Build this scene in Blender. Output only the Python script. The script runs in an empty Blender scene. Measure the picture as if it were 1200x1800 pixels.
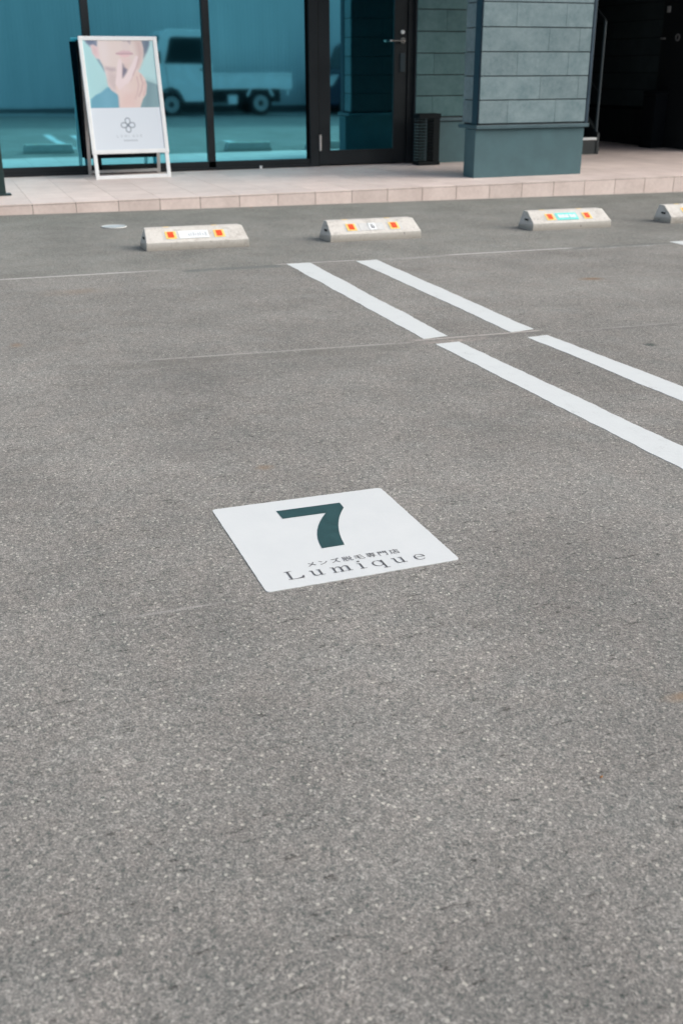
import bpy, bmesh, math, random
from mathutils import Vector, Matrix
random.seed(7)
sc = bpy.context.scene
COL = sc.collection
R = math.radians

# ---------------------------------------------------------------- camera
cam_d = bpy.data.cameras.new("camera")
cam = bpy.data.objects.new("camera", cam_d)
COL.objects.link(cam)
cr = Vector((0.93651127, -0.35062266, -0.00322485))
cu = Vector((0.14081844, 0.36767068, 0.91923253))
cf = Vector((0.32111807, 0.86132574, -0.39370187))
M = Matrix((cr, cu, -cf)).transposed().to_4x4()
M.translation = Vector((0, 0, 0.95))
cam.matrix_world = M
cam_d.sensor_fit = 'VERTICAL'
cam_d.sensor_height = 36.0
cam_d.lens = 36.0 * 1814.6 / 1800
cam_d.clip_end = 300
cam_d.dof.use_dof = True
cam_d.dof.focus_distance = 2.45
cam_d.dof.aperture_fstop = 6.3
sc.camera = cam

# ---------------------------------------------------------------- sky, sun, exposure
SUN_EL, SUN_AZ = R(36), R(116)          # azimuth measured from +Y towards +X
w = bpy.data.worlds.new("World")
sc.world = w
w.use_nodes = True
nt = w.node_tree
nt.nodes.clear()
sky = nt.nodes.new('ShaderNodeTexSky')
sky.sky_type = 'NISHITA'
sky.sun_disc = False
sky.sun_elevation = SUN_EL
sky.sun_rotation = SUN_AZ
sky.dust_density = 4.0
sky.air_density = 1.0
sky.ozone_density = 1.0
bg = nt.nodes.new('ShaderNodeBackground')
bg.inputs[1].default_value = 0.15
wo = nt.nodes.new('ShaderNodeOutputWorld')
hs = nt.nodes.new('ShaderNodeHueSaturation')      # thin cloud: a paler sky
hs.inputs['Saturation'].default_value = 0.55
nt.links.new(sky.outputs[0], hs.inputs['Color'])
nt.links.new(hs.outputs[0], bg.inputs[0])
nt.links.new(bg.outputs[0], wo.inputs[0])
sd = bpy.data.lights.new("sun", 'SUN')
sd.energy = 1.3
sd.angle = R(70)
sd.color = (1.0, 0.94, 0.86)
sun = bpy.data.objects.new("sun", sd)
COL.objects.link(sun)
dirv = Vector((math.sin(SUN_AZ) * math.cos(SUN_EL), math.cos(SUN_AZ) * math.cos(SUN_EL), math.sin(SUN_EL)))
sun.rotation_euler = dirv.to_track_quat('Z', 'Y').to_euler()
sun.location = dirv * 20
sc.view_settings.view_transform = 'Standard'
sc.view_settings.look = 'None'
sc.view_settings.exposure = 0.46
sc.view_settings.gamma = 1.0


# ---------------------------------------------------------------- helpers: objects
def tag(o, label=None, cat=None, group=None, kind=None):
    if label: o['label'] = label
    if cat: o['category'] = cat
    if group: o['group'] = group
    if kind: o['kind'] = kind
    return o


def empty(name, loc=(0, 0, 0), rot=(0, 0, 0)):
    o = bpy.data.objects.new(name, None)
    COL.objects.link(o)
    o.location = loc
    o.rotation_euler = rot
    o.empty_display_size = 0.1
    return o


class MB:
    """collects shapes; off is subtracted, so shapes may be given in world metres"""
    def __init__(s, off=(0, 0, 0)):
        s.bm = bmesh.new()
        s.off = Vector(off)
        s.xf = None

    def add(s, vs, fs, smooth=False):
        out = []
        for v in vs:
            v = Vector(v)
            if s.xf: v = s.xf @ v
            out.append(s.bm.verts.new(v - s.off))
        for f in fs:
            try:
                fc = s.bm.faces.new([out[i] for i in f])
                fc.smooth = smooth
            except ValueError:
                pass
        return out

    def box(s, a, b, bev=0.0):
        (x0, y0, z0), (x1, y1, z1) = a, b
        x0, x1 = min(x0, x1), max(x0, x1); y0, y1 = min(y0, y1), max(y0, y1); z0, z1 = min(z0, z1), max(z0, z1)
        t = bmesh.new()
        vs = [t.verts.new(p) for p in ((x0, y0, z0), (x1, y0, z0), (x1, y1, z0), (x0, y1, z0), (x0, y0, z1), (x1, y0, z1), (x1, y1, z1), (x0, y1, z1))]
        for f in ((0, 3, 2, 1), (4, 5, 6, 7), (0, 1, 5, 4), (1, 2, 6, 5), (2, 3, 7, 6), (3, 0, 4, 7)):
            t.faces.new([vs[i] for i in f])
        s._merge(t, bev)

    def _merge(s, t, bev=0.0, seg=2):
        if bev > 0:
            bmesh.ops.bevel(t, geom=list(t.edges), offset=bev, segments=seg, affect='EDGES', profile=0.6)
        t.verts.index_update()
        vs = [v.co.copy() for v in t.verts]
        fs = [[v.index for v in f.verts] for f in t.faces]
        t.free()
        s.add(vs, fs)

    def prism(s, pts, axis, a, b, bev=0.0):
        """polygon pts (2D) extruded along axis ('x','y','z') from a to b"""
        def P(p, c):
            return {'x': (c, p[0], p[1]), 'y': (p[0], c, p[1]), 'z': (p[0], p[1], c)}[axis]
        t = bmesh.new()
        A = [t.verts.new(P(p, a)) for p in pts]
        B = [t.verts.new(P(p, b)) for p in pts]
        n = len(pts)
        t.faces.new(A); t.faces.new(B[::-1])
        for i in range(n):
            t.faces.new((A[i], A[(i + 1) % n], B[(i + 1) % n], B[i]))
        bmesh.ops.recalc_face_normals(t, faces=list(t.faces))
        s._merge(t, bev)

    def tube(s, p0, p1, r, r2=None, n=14, caps=True):
        p0, p1 = Vector(p0), Vector(p1)
        r2 = r if r2 is None else r2
        d = (p1 - p0).normalized()
        a = d.orthogonal().normalized(); b = d.cross(a)
        vs = []
        for p, rr in ((p0, r), (p1, r2)):
            for i in range(n):
                t = 2 * math.pi * i / n
                vs.append(p + (a * math.cos(t) + b * math.sin(t)) * rr)
        fs = [(i, (i + 1) % n, n + (i + 1) % n, n + i) for i in range(n)]
        s.add(vs, fs, True)
        if caps:
            s.add(vs[:n], [tuple(range(n))[::-1]]); s.add(vs[n:], [tuple(range(n))])

    def bar(s, p0, p1, w_, h_, up=(0, 0, 1)):
        """rectangular bar from p0 to p1, w_ across, h_ along up"""
        p0, p1 = Vector(p0), Vector(p1)
        d = (p1 - p0).normalized(); sd_ = d.cross(Vector(up)).normalized(); u_ = sd_.cross(d)
        vs = []
        for p in (p0, p1):
            for a, b in ((-1, -1), (1, -1), (1, 1), (-1, 1)):
                vs.append(p + sd_ * a * w_ / 2 + u_ * b * h_ / 2)
        s.add(vs, [(0, 1, 2, 3)[::-1], (4, 5, 6, 7), (0, 1, 5, 4), (1, 2, 6, 5), (2, 3, 7, 6), (3, 0, 4, 7)])

    def torus(s, c, axis, Rr, r, n=28, m=8):
        c = Vector(c); ax = Vector(axis).normalized(); a = ax.orthogonal().normalized(); b = ax.cross(a)
        vs = []
        for i in range(n):
            t = 2 * math.pi * i / n; dd = a * math.cos(t) + b * math.sin(t)
            for j in range(m):
                q = 2 * math.pi * j / m
                vs.append(c + dd * (Rr + r * math.cos(q)) + ax * r * math.sin(q))
        s.add(vs, [(i * m + j, ((i + 1) % n) * m + j, ((i + 1) % n) * m + (j + 1) % m, i * m + (j + 1) % m) for i in range(n) for j in range(m)], True)

    def build(s, name, mat, parent=None):
        me = bpy.data.meshes.new(name)
        bmesh.ops.recalc_face_normals(s.bm, faces=list(s.bm.faces))
        s.bm.to_mesh(me); s.bm.free()
        me.materials.append(mat)
        o = bpy.data.objects.new(name, me)
        COL.objects.link(o)
        if parent: o.parent = parent
        return o


def gz(x, y):
    return -0.01177 * x - 0.0016 * y


GROT = (math.atan(-0.0016), math.atan(0.01177), 0)   # the lot falls slightly to the right


# ---------------------------------------------------------------- helpers: materials
class N:
    def __init__(s, name):
        s.m = bpy.data.materials.new(name)
        s.m.use_nodes = True
        s.t = s.m.node_tree
        s.b = s.t.nodes['Principled BSDF']
        s.tc = s.t.nodes.new('ShaderNodeTexCoord')
        s.co = s.tc.outputs['Object']

    def link(s, a, b): s.t.links.new(a, b)

    def _in(s, sock, v):
        if hasattr(v, 'is_output'): s.link(v, sock)
        else: sock.default_value = v

    def math(s, op, a, b=0.0, c=None, clamp=False):
        n = s.t.nodes.new('ShaderNodeMath'); n.operation = op; n.use_clamp = clamp
        s._in(n.inputs[0], a); s._in(n.inputs[1], b)
        if c is not None: s._in(n.inputs[2], c)
        return n.outputs[0]

    def noise(s, scale, detail=3.0, rough=0.55, co=None, sc3=None):
        n = s.t.nodes.new('ShaderNodeTexNoise')
        co = co or s.co
        if sc3:
            mp = s.t.nodes.new('ShaderNodeMapping'); s.link(co, mp.inputs[0]); mp.inputs['Scale'].default_value = sc3; co = mp.outputs[0]
        s.link(co, n.inputs['Vector'])
        n.inputs['Scale'].default_value = scale; n.inputs['Detail'].default_value = detail; n.inputs['Roughness'].default_value = rough
        return n.outputs['Fac']

    def voro(s, scale, out='Distance', feature='F1'):
        n = s.t.nodes.new('ShaderNodeTexVoronoi'); n.feature = feature; n.voronoi_dimensions = '2D'
        s.link(s.co, n.inputs['Vector']); n.inputs['Scale'].default_value = scale
        return n.outputs[out]

    def ramp(s, f, stops):
        n = s.t.nodes.new('ShaderNodeValToRGB'); s.link(f, n.inputs[0])
        e = n.color_ramp.elements
        while len(e) < len(stops): e.new(0.5)
        for i, (p, c) in enumerate(stops):
            e[i].position = p
            e[i].color = (c, c, c, 1) if not isinstance(c, tuple) else (*c, 1)
        return n.outputs[0]

    def mix(s, f, a, b, mode='MIX'):
        n = s.t.nodes.new('ShaderNodeMix'); n.data_type = 'RGBA'; n.blend_type = mode
        s._in(n.inputs[0], f)
        for i, v in ((6, a), (7, b)):
            if isinstance(v, tuple): v = (*v, 1) if len(v) == 3 else v
            s._in(n.inputs[i], v)
        return n.outputs[2]

    def sep(s, co=None):
        n = s.t.nodes.new('ShaderNodeSeparateXYZ'); s.link(co or s.co, n.inputs[0])
        return n.outputs

    def bump(s, h, strength=0.5, dist=0.002):
        n = s.t.nodes.new('ShaderNodeBump'); n.inputs['Strength'].default_value = strength; n.inputs['Distance'].default_value = dist
        s.link(h, n.inputs['Height']); s.link(n.outputs[0], s.b.inputs['Normal'])

    def out(s, col=None, rough=None, metal=None, spec=None):
        for k, v in (('Base Color', col), ('Roughness', rough), ('Metallic', metal), ('Specular IOR Level', spec)):
            if v is None: continue
            if isinstance(v, tuple): v = (*v, 1)
            s._in(s.b.inputs[k], v)
        return s.m


def worn(name, col, rough=0.5, metal=0.0, amount=0.10, scale=6.0, fine=80.0, bump=0.0, spec=0.5):
    """a painted / moulded surface with slight mottling and dirt"""
    n = N(name)
    a = n.noise(scale, 4); b = n.noise(fine, 2)
    f = n.math('ADD', n.math('MULTIPLY', a, 0.7), n.math('MULTIPLY', b, 0.3))
    d = tuple(c * (1 - 1.6 * amount) for c in col); l = tuple(min(1, c * (1 + amount)) for c in col)
    c = n.ramp(f, [(0.3, d), (0.7, l)])
    rr = n.ramp(a, [(0.3, max(0.02, rough - 0.06)), (0.7, min(1, rough + 0.08))])
    if bump: n.bump(b, bump, 0.002)
    return n.out(c, rr, metal, spec)


def asphalt():
    n = N('asphalt')
    x, y, z = n.sep()
    v1 = n.voro(420, 'Color'); v2 = n.voro(210, 'Color'); v3 = n.voro(115, 'Color'); d3 = n.voro(115, 'Distance')
    s1 = n.sep(v1)[0]; s2 = n.sep(v2)[1]; s3 = n.sep(v3)[2]
    nz = n.noise(640, 2); n2 = n.noise(60, 6, 0.78); n3 = n.noise(2.2, 5, 0.6); n4 = n.noise(0.5, 4, 0.6)
    f = n.math('ADD', n.math('MULTIPLY', s1, 0.34), n.math('MULTIPLY', s2, 0.22))
    f = n.math('ADD', f, n.math('MULTIPLY', nz, 0.24))
    f = n.math('ADD', f, n.math('MULTIPLY', n2, 0.20))
    col = n.ramp(f, [(0.24, (0.120, 0.136, 0.132)), (0.42, (0.214, 0.209, 0.204)), (0.58, (0.286, 0.272, 0.263)), (0.80, (0.48, 0.465, 0.445))])
    # pale stones
    sp = n.math('MULTIPLY', n.math('GREATER_THAN', s3, 0.948), n.math('LESS_THAN', d3, 0.30))
    col = n.mix(n.math('MULTIPLY', sp, 0.62), col, (0.66, 0.63, 0.58))
    tint = n.mix(n.noise(9, 3), (0.96, 1.01, 0.99), (1.04, 1.0, 0.95))
    col = n.mix(1.0, col, tint, 'MULTIPLY')
    # broad weathering
    broad = n.ramp(n.math('ADD', n.math('MULTIPLY', n3, 0.6), n.math('MULTIPLY', n4, 0.4)), [(0.36, 0.80), (0.64, 1.13)])
    col = n.mix(1.0, col, broad, 'MULTIPLY')
    # thin dark cracks and pits
    cr_ = n.noise(46, 6, 0.75, sc3=(0.6, 1.7, 1))
    pit = n.ramp(cr_, [(0.335, 0.42), (0.415, 1.0)])
    col = n.mix(1.0, col, pit, 'MULTIPLY')
    ragged = n.noise(55, 4, 0.7); rag2 = n.noise(7, 4, 0.65)

    def band(x0, x1, y0, wid, c, amt, fade=0.08, slope=0.0, rough_=0.0, thr=0.42):
        """line-shaped mark along X: residue of old chalk / paint, or a seam"""
        yy = n.math('SUBTRACT', y, n.math('ADD', y0, n.math('MULTIPLY', n.math('SUBTRACT', x, x0), slope)))
        if rough_: yy = n.math('ADD', yy, n.math('MULTIPLY', n.math('SUBTRACT', rag2, 0.5), rough_))
        m1 = n.math('SUBTRACT', 1.0, n.math('DIVIDE', n.math('ABSOLUTE', yy), wid), clamp=True)
        m1 = n.math('MULTIPLY', m1, 1.6, clamp=True)
        mx = n.math('MULTIPLY', n.math('DIVIDE', n.math('SUBTRACT', x, x0), fade, clamp=True), n.math('DIVIDE', n.math('SUBTRACT', x1, x), fade, clamp=True))
        rg = n.math('MULTIPLY', n.math('SUBTRACT', n.math('ADD', n.math('MULTIPLY', ragged, 0.5), n.math('MULTIPLY', rag2, 0.5)), thr), 7.0, clamp=True)
        m_ = n.math('MULTIPLY', n.math('MULTIPLY', m1, mx), n.math('MULTIPLY', rg, amt))
        return n.mix(m_, col, c)

    def blot(x0, y0, rx, ry, c, amt, soft=1.5, jag=1.2):
        dx = n.math('DIVIDE', n.math('SUBTRACT', x, x0), rx); dy = n.math('DIVIDE', n.math('SUBTRACT', y, y0), ry)
        d = n.math('SQRT', n.math('ADD', n.math('MULTIPLY', dx, dx), n.math('MULTIPLY', dy, dy)))
        d = n.math('ADD', d, n.math('MULTIPLY', n.math('SUBTRACT', rag2, 0.5), jag))
        d = n.math('ADD', d, n.math('MULTIPLY', n.math('SUBTRACT', ragged, 0.5), jag))
        m_ = n.math('MULTIPLY', n.math('SUBTRACT', 1.0, d), soft, clamp=True)
        return n.mix(n.math('MULTIPLY', m_, amt), col, c)
    # rear strip beyond the seam is a slightly greener, darker surface
    m = n.math('MULTIPLY', n.math('SUBTRACT', y, 5.47), 9.0, clamp=True)
    col = n.mix(n.math('MULTIPLY', m, 0.55), col, n.mix(1.0, col, (0.86, 0.90, 0.89), 'MULTIPLY'))
    m = n.math('MULTIPLY', n.math('SUBTRACT', y, 7.2), 1.2, clamp=True)
    col = n.mix(n.math('MULTIPLY', m, 0.6), col, n.mix(1.0, col, (0.86, 0.90, 0.88), 'MULTIPLY'))
    m = n.math('MULTIPLY', n.math('SUBTRACT', 0.1, y), 3.0, clamp=True)  # ground behind the camera, darkened so its reflection in the windows is dim
    col = n.mix(n.math('MULTIPLY', m, 0.85), col, n.mix(1.0, col, (0.50, 0.55, 0.60), 'MULTIPLY'))
    # old setting-out lines
    col = band(-1.5, 1.12, 5.452, 0.016, (0.58, 0.57, 0.55), 0.85, 0.3, 0.020, thr=0.34)
    col = band(1.12, 1.72, 5.440, 0.055, (0.145, 0.165, 0.160), 0.75, 0.05, 0.02, 0.03, thr=0.36)
    col = band(1.66, 2.16, 5.492, 0.012, (0.55, 0.54, 0.52), 0.8, 0.03, thr=0.36)
    col = band(2.2, 2.75, 5.47, 0.035, (0.40, 0.40, 0.39), 0.55, 0.1, 0.0, 0.03)
    col = band(2.66, 3.62, 5.500, 0.016, (0.58, 0.57, 0.56), 0.85, 0.1, 0.014, thr=0.34)
    col = band(3.5, 4.3, 5.49, 0.060, (0.15, 0.165, 0.16), 0.7, 0.08, 0.02, 0.05, thr=0.40)
    col = band(3.55, 4.25, 5.45, 0.022, (0.48, 0.49, 0.48), 0.7, 0.08, 0.02, 0.05, thr=0.46)
    col = band(0.50, 1.72, 3.672, 0.012, (0.42, 0.405, 0.385), 0.72, 0.2, -0.058, thr=0.36)
    col = band(0.40, 1.72, 3.615, 0.070, (0.165, 0.160, 0.145), 0.50, 0.2, -0.050, 0.05, thr=0.38)
    col = band(1.62, 2.26, 3.600, 0.050, (0.17, 0.165, 0.155), 0.50, 0.04, 0.0, 0.03, thr=0.40)
    col = band(1.64, 2.24, 3.628, 0.014, (0.48, 0.45, 0.42), 0.7, 0.04, 0.0, 0.015, thr=0.36)
    col = band(1.66, 1.98, 3.575, 0.035, (0.44, 0.39, 0.355), 0.75, 0.04, 0.0, 0.03, thr=0.44)
    col = band(2.24, 4.2, 3.575, 0.014, (0.38, 0.37, 0.355), 0.45, 0.2, -0.01, thr=0.40)
    col = band(2.2, 4.2, 3.55, 0.028, (0.16, 0.16, 0.155), 0.4, 0.2, -0.01, 0.03, thr=0.40)
    col = band(0.17, 0.47, 1.757, 0.006, (0.40, 0.39, 0.37), 0.5, 0.10, 0.0, thr=0.30)
    col = band(3.0, 3.7, 4.60, 0.010, (0.40, 0.39, 0.37), 0.5, 0.1, 0.01, thr=0.40)
    # stains
    col = blot(0.53, 2.66, 0.14, 0.13, (0.15, 0.15, 0.145), 0.30, 1.2)
    col = blot(0.62, 3.33, 0.30, 0.20, (0.15, 0.15, 0.145), 0.24, 1.2)
    col = blot(1.15, 3.40, 0.50, 0.16, (0.15, 0.15, 0.14), 0.30, 1.2)
    col = blot(1.04, 1.172, 0.045, 0.016, (0.30, 0.21, 0.13), 0.6, 1.0)
    col = blot(0.195, 4.046, 0.035, 0.05, (0.28, 0.19, 0.12), 0.5, 1.3)
    col = blot(0.70, 2.455, 0.030, 0.022, (0.27, 0.19, 0.12), 0.5, 1.3)
    col = blot(3.08, 4.573, 0.085, 0.05, (0.23, 0.14, 0.07), 0.65, 1.3)
    col = blot(2.50, 3.27, 0.035, 0.035, (0.05, 0.07, 0.065), 0.8, 1.6)
    col = blot(0.55, 5.05, 0.22, 0.10, (0.27, 0.19, 0.13), 0.28, 1.2)
    h = n.math('ADD', n.math('MULTIPLY', n.voro(260, 'Distance'), -0.9), n.math('MULTIPLY', nz, 0.5))
    h = n.math('ADD', h, n.math('MULTIPLY', n2, 0.5))
    n.bump(h, 0.5, 0.002)
    return n.out(col, n.ramp(n2, [(0.3, 0.82), (0.7, 0.98)]), 0.0, 0.15)


def road_paint(name='road_paint', base=(0.68, 0.715, 0.715)):
    n = N(name)
    a = n.noise(14, 5, 0.65); b = n.noise(170, 3, 0.7)
    col = n.ramp(n.math('ADD', n.math('MULTIPLY', a, 0.6), n.math('MULTIPLY', b, 0.4)), [(0.30, tuple(c * 0.66 for c in base)), (0.42, tuple(c * 0.95 for c in base)), (0.7, base)])
    pit = n.ramp(n.noise(75, 5, 0.8), [(0.27, (0.30, 0.30, 0.29)), (0.32, (1.0, 1.0, 1.0))])
    col = n.mix(1.0, col, pit, 'MULTIPLY')
    n.bump(n.math('ADD', b, n.noise(60, 3)), 0.35, 0.0015)
    return n.out(col, 0.65, 0, 0.4)


def sheet_white():
    n = N('sign_sheet')
    a = n.noise(9, 4, 0.6); b = n.noise(220, 3, 0.7)
    col = n.ramp(a, [(0.25, (0.66, 0.69, 0.695)), (0.75, (0.71, 0.735, 0.735))])
    n.bump(n.math('ADD', b, n.noise(90, 2)), 0.16, 0.001)
    return n.out(col, 0.5, 0, 0.45)


def tile_mat(name, dark=(0.64, 0.535, 0.49), light=(0.80, 0.685, 0.635)):
    """stone-effect tile with colour differing from tile to tile; joints are modelled"""
    n = N(name)
    a = n.noise(5, 5, 0.6); b = n.noise(40, 4, 0.7); g = n.noise(260, 2)
    f = n.math('ADD', n.math('MULTIPLY', a, 0.55), n.math('MULTIPLY', b, 0.30)); f = n.math('ADD', f, n.math('MULTIPLY', g, 0.15))
    col = n.ramp(f, [(0.34, dark), (0.62, light)])
    oi = n.t.nodes.new('ShaderNodeAttribute'); oi.attribute_name = 'tone'
    k = n.math('ADD', n.math('MULTIPLY', oi.outputs['Fac'], 0.14), 0.91)
    cmb = n.t.nodes.new('ShaderNodeCombineColor')
    for i in range(3): n.link(k, cmb.inputs[i])
    col = n.mix(1.0, col, cmb.outputs[0], 'MULTIPLY')
    n.bump(n.math('ADD', b, g), 0.25, 0.0015)
    return n.out(col, n.ramp(b, [(0.3, 0.45), (0.7, 0.65)]), 0, 0.4)


def siding_mat(name, dark, light):
    n = N(name)
    a = n.noise(4.5, 5, 0.65); b = n.noise(28, 5, 0.75); g = n.noise(260, 2, 0.7)
    f = n.math('ADD', n.math('MULTIPLY', a, 0.45), n.math('MULTIPLY', b, 0.35)); f = n.math('ADD', f, n.math('MULTIPLY', g, 0.20))
    mid = tuple((p + q) / 2 for p, q in zip(dark, light))
    col = n.ramp(f, [(0.36, dark), (0.50, mid), (0.64, light)])
    oi = n.t.nodes.new('ShaderNodeAttribute'); oi.attribute_name = 'tone'
    k = n.math('ADD', n.math('MULTIPLY', oi.outputs['Fac'], 0.15), 0.92)
    cmb = n.t.nodes.new('ShaderNodeCombineColor')
    for i in range(3): n.link(k, cmb.inputs[i])
    col = n.mix(1.0, col, cmb.outputs[0], 'MULTIPLY')
    n.bump(n.math('ADD', b, g), 0.5, 0.002)
    return n.out(col, 0.75, 0, 0.3)


def concrete_mat():
    n = N('cast_concrete')
    z = n.sep()[2]
    oi = n.t.nodes.new('ShaderNodeObjectInfo'); va = n.t.nodes.new('ShaderNodeVectorMath'); va.operation = 'ADD'
    n.link(n.co, va.inputs[0]); n.link(n.math('MULTIPLY', oi.outputs['Random'], 7.0), va.inputs[1]); n.co = va.outputs[0]
    a = n.noise(9, 5, 0.7); b = n.noise(60, 5, 0.75); v = n.voro(220)
    f = n.math('ADD', n.math('MULTIPLY', a, 0.5), n.math('MULTIPLY', b, 0.5))
    col = n.ramp(f, [(0.32, (0.42, 0.395, 0.355)), (0.46, (0.60, 0.58, 0.54)), (0.66, (0.70, 0.685, 0.645))])
    grime = n.math('MULTIPLY', n.math('SUBTRACT', n.math('ADD', 0.030, n.math('MULTIPLY', a, 0.03)), z), 30, clamp=True)
    col = n.mix(n.math('MULTIPLY', grime, 0.6), col, (0.27, 0.245, 0.20))
    hole = n.ramp(n.noise(40, 3, 0.6), [(0.27, 0.40), (0.32, 1.0)])
    scuff = n.ramp(n.noise(7, 4, 0.7, sc3=(1, .5, 2.5)), [(0.60, 1.0), (0.72, 0.74)])
    col = n.mix(1.0, col, scuff, 'MULTIPLY')
    col = n.mix(1.0, col, hole, 'MULTIPLY')
    n.bump(n.math('ADD', b, n.math('MULTIPLY', v, -0.5)), 0.5, 0.002)
    return n.out(col, 0.85, 0, 0.25)


def corrugated():
    n = N('ribbed_steel_cladding')
    x, y, z = n.sep()
    a = n.noise(1.2, 4, 0.6, sc3=(3, 1, 0.3)); b = n.noise(25, 3)
    f = n.math('ADD', n.math('MULTIPLY', a, 0.75), n.math('MULTIPLY', b, 0.25))
    col = n.ramp(f, [(0.3, (0.47, 0.53, 0.54)), (0.7, (0.60, 0.64, 0.64))])
    return n.out(col, 0.45, 0.0, 0.5)


def window_glass():
    n = N('tinted_window_glass')
    n.bump(n.noise(1.6, 2, 0.4), 0.015, 0.02)
    return n.out((0.23, 0.77, 0.92), 0.03, 1.0, 0.5)


MAT = dict(
    asphalt=asphalt(), paint=road_paint(), sheet=sheet_white(),
    tile=tile_mat('platform_tile'), grout=worn('grout', (0.52, 0.455, 0.41), 0.9), riserjoint=worn('riser_joint', (0.22, 0.18, 0.16), 0.9),
    green=worn('dark_green_print', (0.022, 0.072, 0.076), 0.5, 0, 0.18, 30, 200),
    ink=worn('grey_ink', (0.115, 0.115, 0.125), 0.55, 0, 0.1, 40),
    concrete=concrete_mat(),
    yellow=worn('yellow_reflector', (0.92, 0.66, 0.20), 0.3, 0, 0.06, 40),
    red=worn('red_reflector', (0.90, 0.085, 0.02), 0.25, 0, 0.06, 60),
    plate=worn('white_plate', (0.80, 0.84, 0.85), 0.35, 0, 0.05, 30),
    plategrey=worn('grey_plate', (0.60, 0.61, 0.60), 0.6, 0, 0.08, 30),
    teal=worn('teal_plate', (0.18, 0.72, 0.68), 0.35, 0, 0.06, 30),
    markgrey=worn('faded_print', (0.52, 0.56, 0.58), 0.5),
    frame=worn('dark_bronze_aluminium', (0.018, 0.023, 0.026), 0.45, 0.0, 0.15, 5, 90, 0.0, 0.25),
    glass=window_glass(),
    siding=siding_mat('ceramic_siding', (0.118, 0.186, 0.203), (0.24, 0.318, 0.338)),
    siding_shaded=siding_mat('ceramic_siding_shaded', (0.058, 0.130, 0.137), (0.106, 0.198, 0.208)),  # darker copy of the pillar siding; the recess shade is in the colour
    siding_blk_shade=siding_mat('black_and_shaded_siding', (0.030, 0.046, 0.052), (0.050, 0.072, 0.078)),  # black passage wall; also stands for shade on the pillar's back
    plinth=worn('painted_plinth', (0.076, 0.145, 0.163), 0.7, 0, 0.12, 5, 160, 0.25, 0.3),
    trim=worn('navy_corner_trim', (0.018, 0.045, 0.070), 0.4, 0, 0.12),
    cap=worn('blue_grey_flashing', (0.060, 0.115, 0.135), 0.45, 0, 0.1),
    upper=worn('upper_wall_render', (0.16, 0.19, 0.20), 0.8),
    soffit=worn('soffit_board', (0.10, 0.115, 0.12), 0.8),
    white=worn('white_powder_coat', (0.80, 0.83, 0.83), 0.35, 0, 0.04, 12),
    greymetal=worn('satin_aluminium', (0.58, 0.58, 0.57), 0.35, 0.7, 0.06, 20),
    chrome=worn('satin_chrome', (0.62, 0.62, 0.60), 0.25, 0.9, 0.05, 20),
    black=worn('black_powder_coat', (0.008, 0.012, 0.014), 0.7, 0, 0.2, 12, 80, 0, 0.15),
    bluewire=worn('dark_blue_wire', (0.030, 0.050, 0.062), 0.4, 0.2),
    postgreen=worn('dark_green_post', (0.012, 0.034, 0.034), 0.4, 0, 0.15),
    backboard=worn('dark_back_board', (0.006, 0.009, 0.012), 0.9, 0, 0.1, 6, 80, 0, 0.15),
    cladding=corrugated(),
    strip=worn('concrete_apron', (0.26, 0.28, 0.28), 0.85, 0, 0.15, 2, 60),
    kerbdark=worn('dark_base_course', (0.05, 0.06, 0.065), 0.8),
    truckwhite=worn('truck_white_paint', (0.90, 0.91, 0.90), 0.25, 0, 0.04, 3, 30, 0, 0.6),
    carblue=worn('dark_blue_car_paint', (0.010, 0.022, 0.055), 0.15, 0.2, 0.05, 3, 30, 0, 0.7),
    carglass=worn('car_window_glass', (0.015, 0.03, 0.032), 0.12, 0.0, 0.05, 3, 30, 0, 0.35),
    rubber=worn('tyre_rubber', (0.012, 0.012, 0.013), 0.85, 0, 0.15),
    rim=worn('wheel_rim_grey', (0.45, 0.46, 0.46), 0.35, 0.4),
    under=worn('underbody_black', (0.012, 0.012, 0.013), 0.8),
    lamp=worn('headlight_lens', (0.60, 0.64, 0.66), 0.1, 0.2, 0.05, 10, 50, 0, 0.9),
    lid=worn('galvanised_lid', (0.50, 0.55, 0.57), 0.5, 0.2, 0.1, 60),
    tread=worn('dark_stair_steel', (0.014, 0.022, 0.025), 0.6),
    nosing=worn('pale_nosing', (0.74, 0.78, 0.78), 0.5),
    leaf=worn('dry_leaf', (0.36, 0.16, 0.05), 0.8),
)

# ================================================================= STRUCTURE
# ground: one sheet falling gently to the right
g = MB()
g.add([(x, y, gz(x, y)) for x, y in ((-60, -60), (80, -60), (80, 80), (-60, 80))], [(0, 1, 2, 3)])
ground = g.build('ground', MAT['asphalt'])
tag(ground, 'weathered grey asphalt of the parking lot', kind='structure')

# concrete apron in front of the warehouse behind the camera
g = MB()
g.prism([(-5.6, -0.3), (-5.6, 0.012), (-7.3, 0.016), (-7.3, -0.3)], 'x', -14, 30)
ap = g.build('concrete_apron', MAT['strip'])
ap.rotation_euler = GROT
tag(ap, 'pale concrete strip along the foot of the warehouse wall', kind='structure')

# tiled platform --------------------------------------------------
PZ = 0.055
PITCH = 0.3135
X_J = 0.627           # x of one riser joint
Y_F = 8.142


def toned(mb_tiles, name, mat, parent=None):
    """mb_tiles: list of (a, b, bevel) boxes; every tile gets its own tone"""
    mb = MB(); tones = []
    for a, b, bev in mb_tiles:
        before = len(mb.bm.faces)
        mb.box(a, b, bev)
        tones += [random.random()] * (len(mb.bm.faces) - before)
    bm = mb.bm
    me = bpy.data.meshes.new(name)
    bmesh.ops.recalc_face_normals(bm, faces=list(bm.faces))
    bm.to_mesh(me); bm.free()
    at = me.attributes.new('tone', 'FLOAT', 'FACE')
    at.data.foreach_set('value', tones)
    me.materials.append(mat)
    o = bpy.data.objects.new(name, me); COL.objects.link(o)
    if parent: o.parent = parent
    return o


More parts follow.
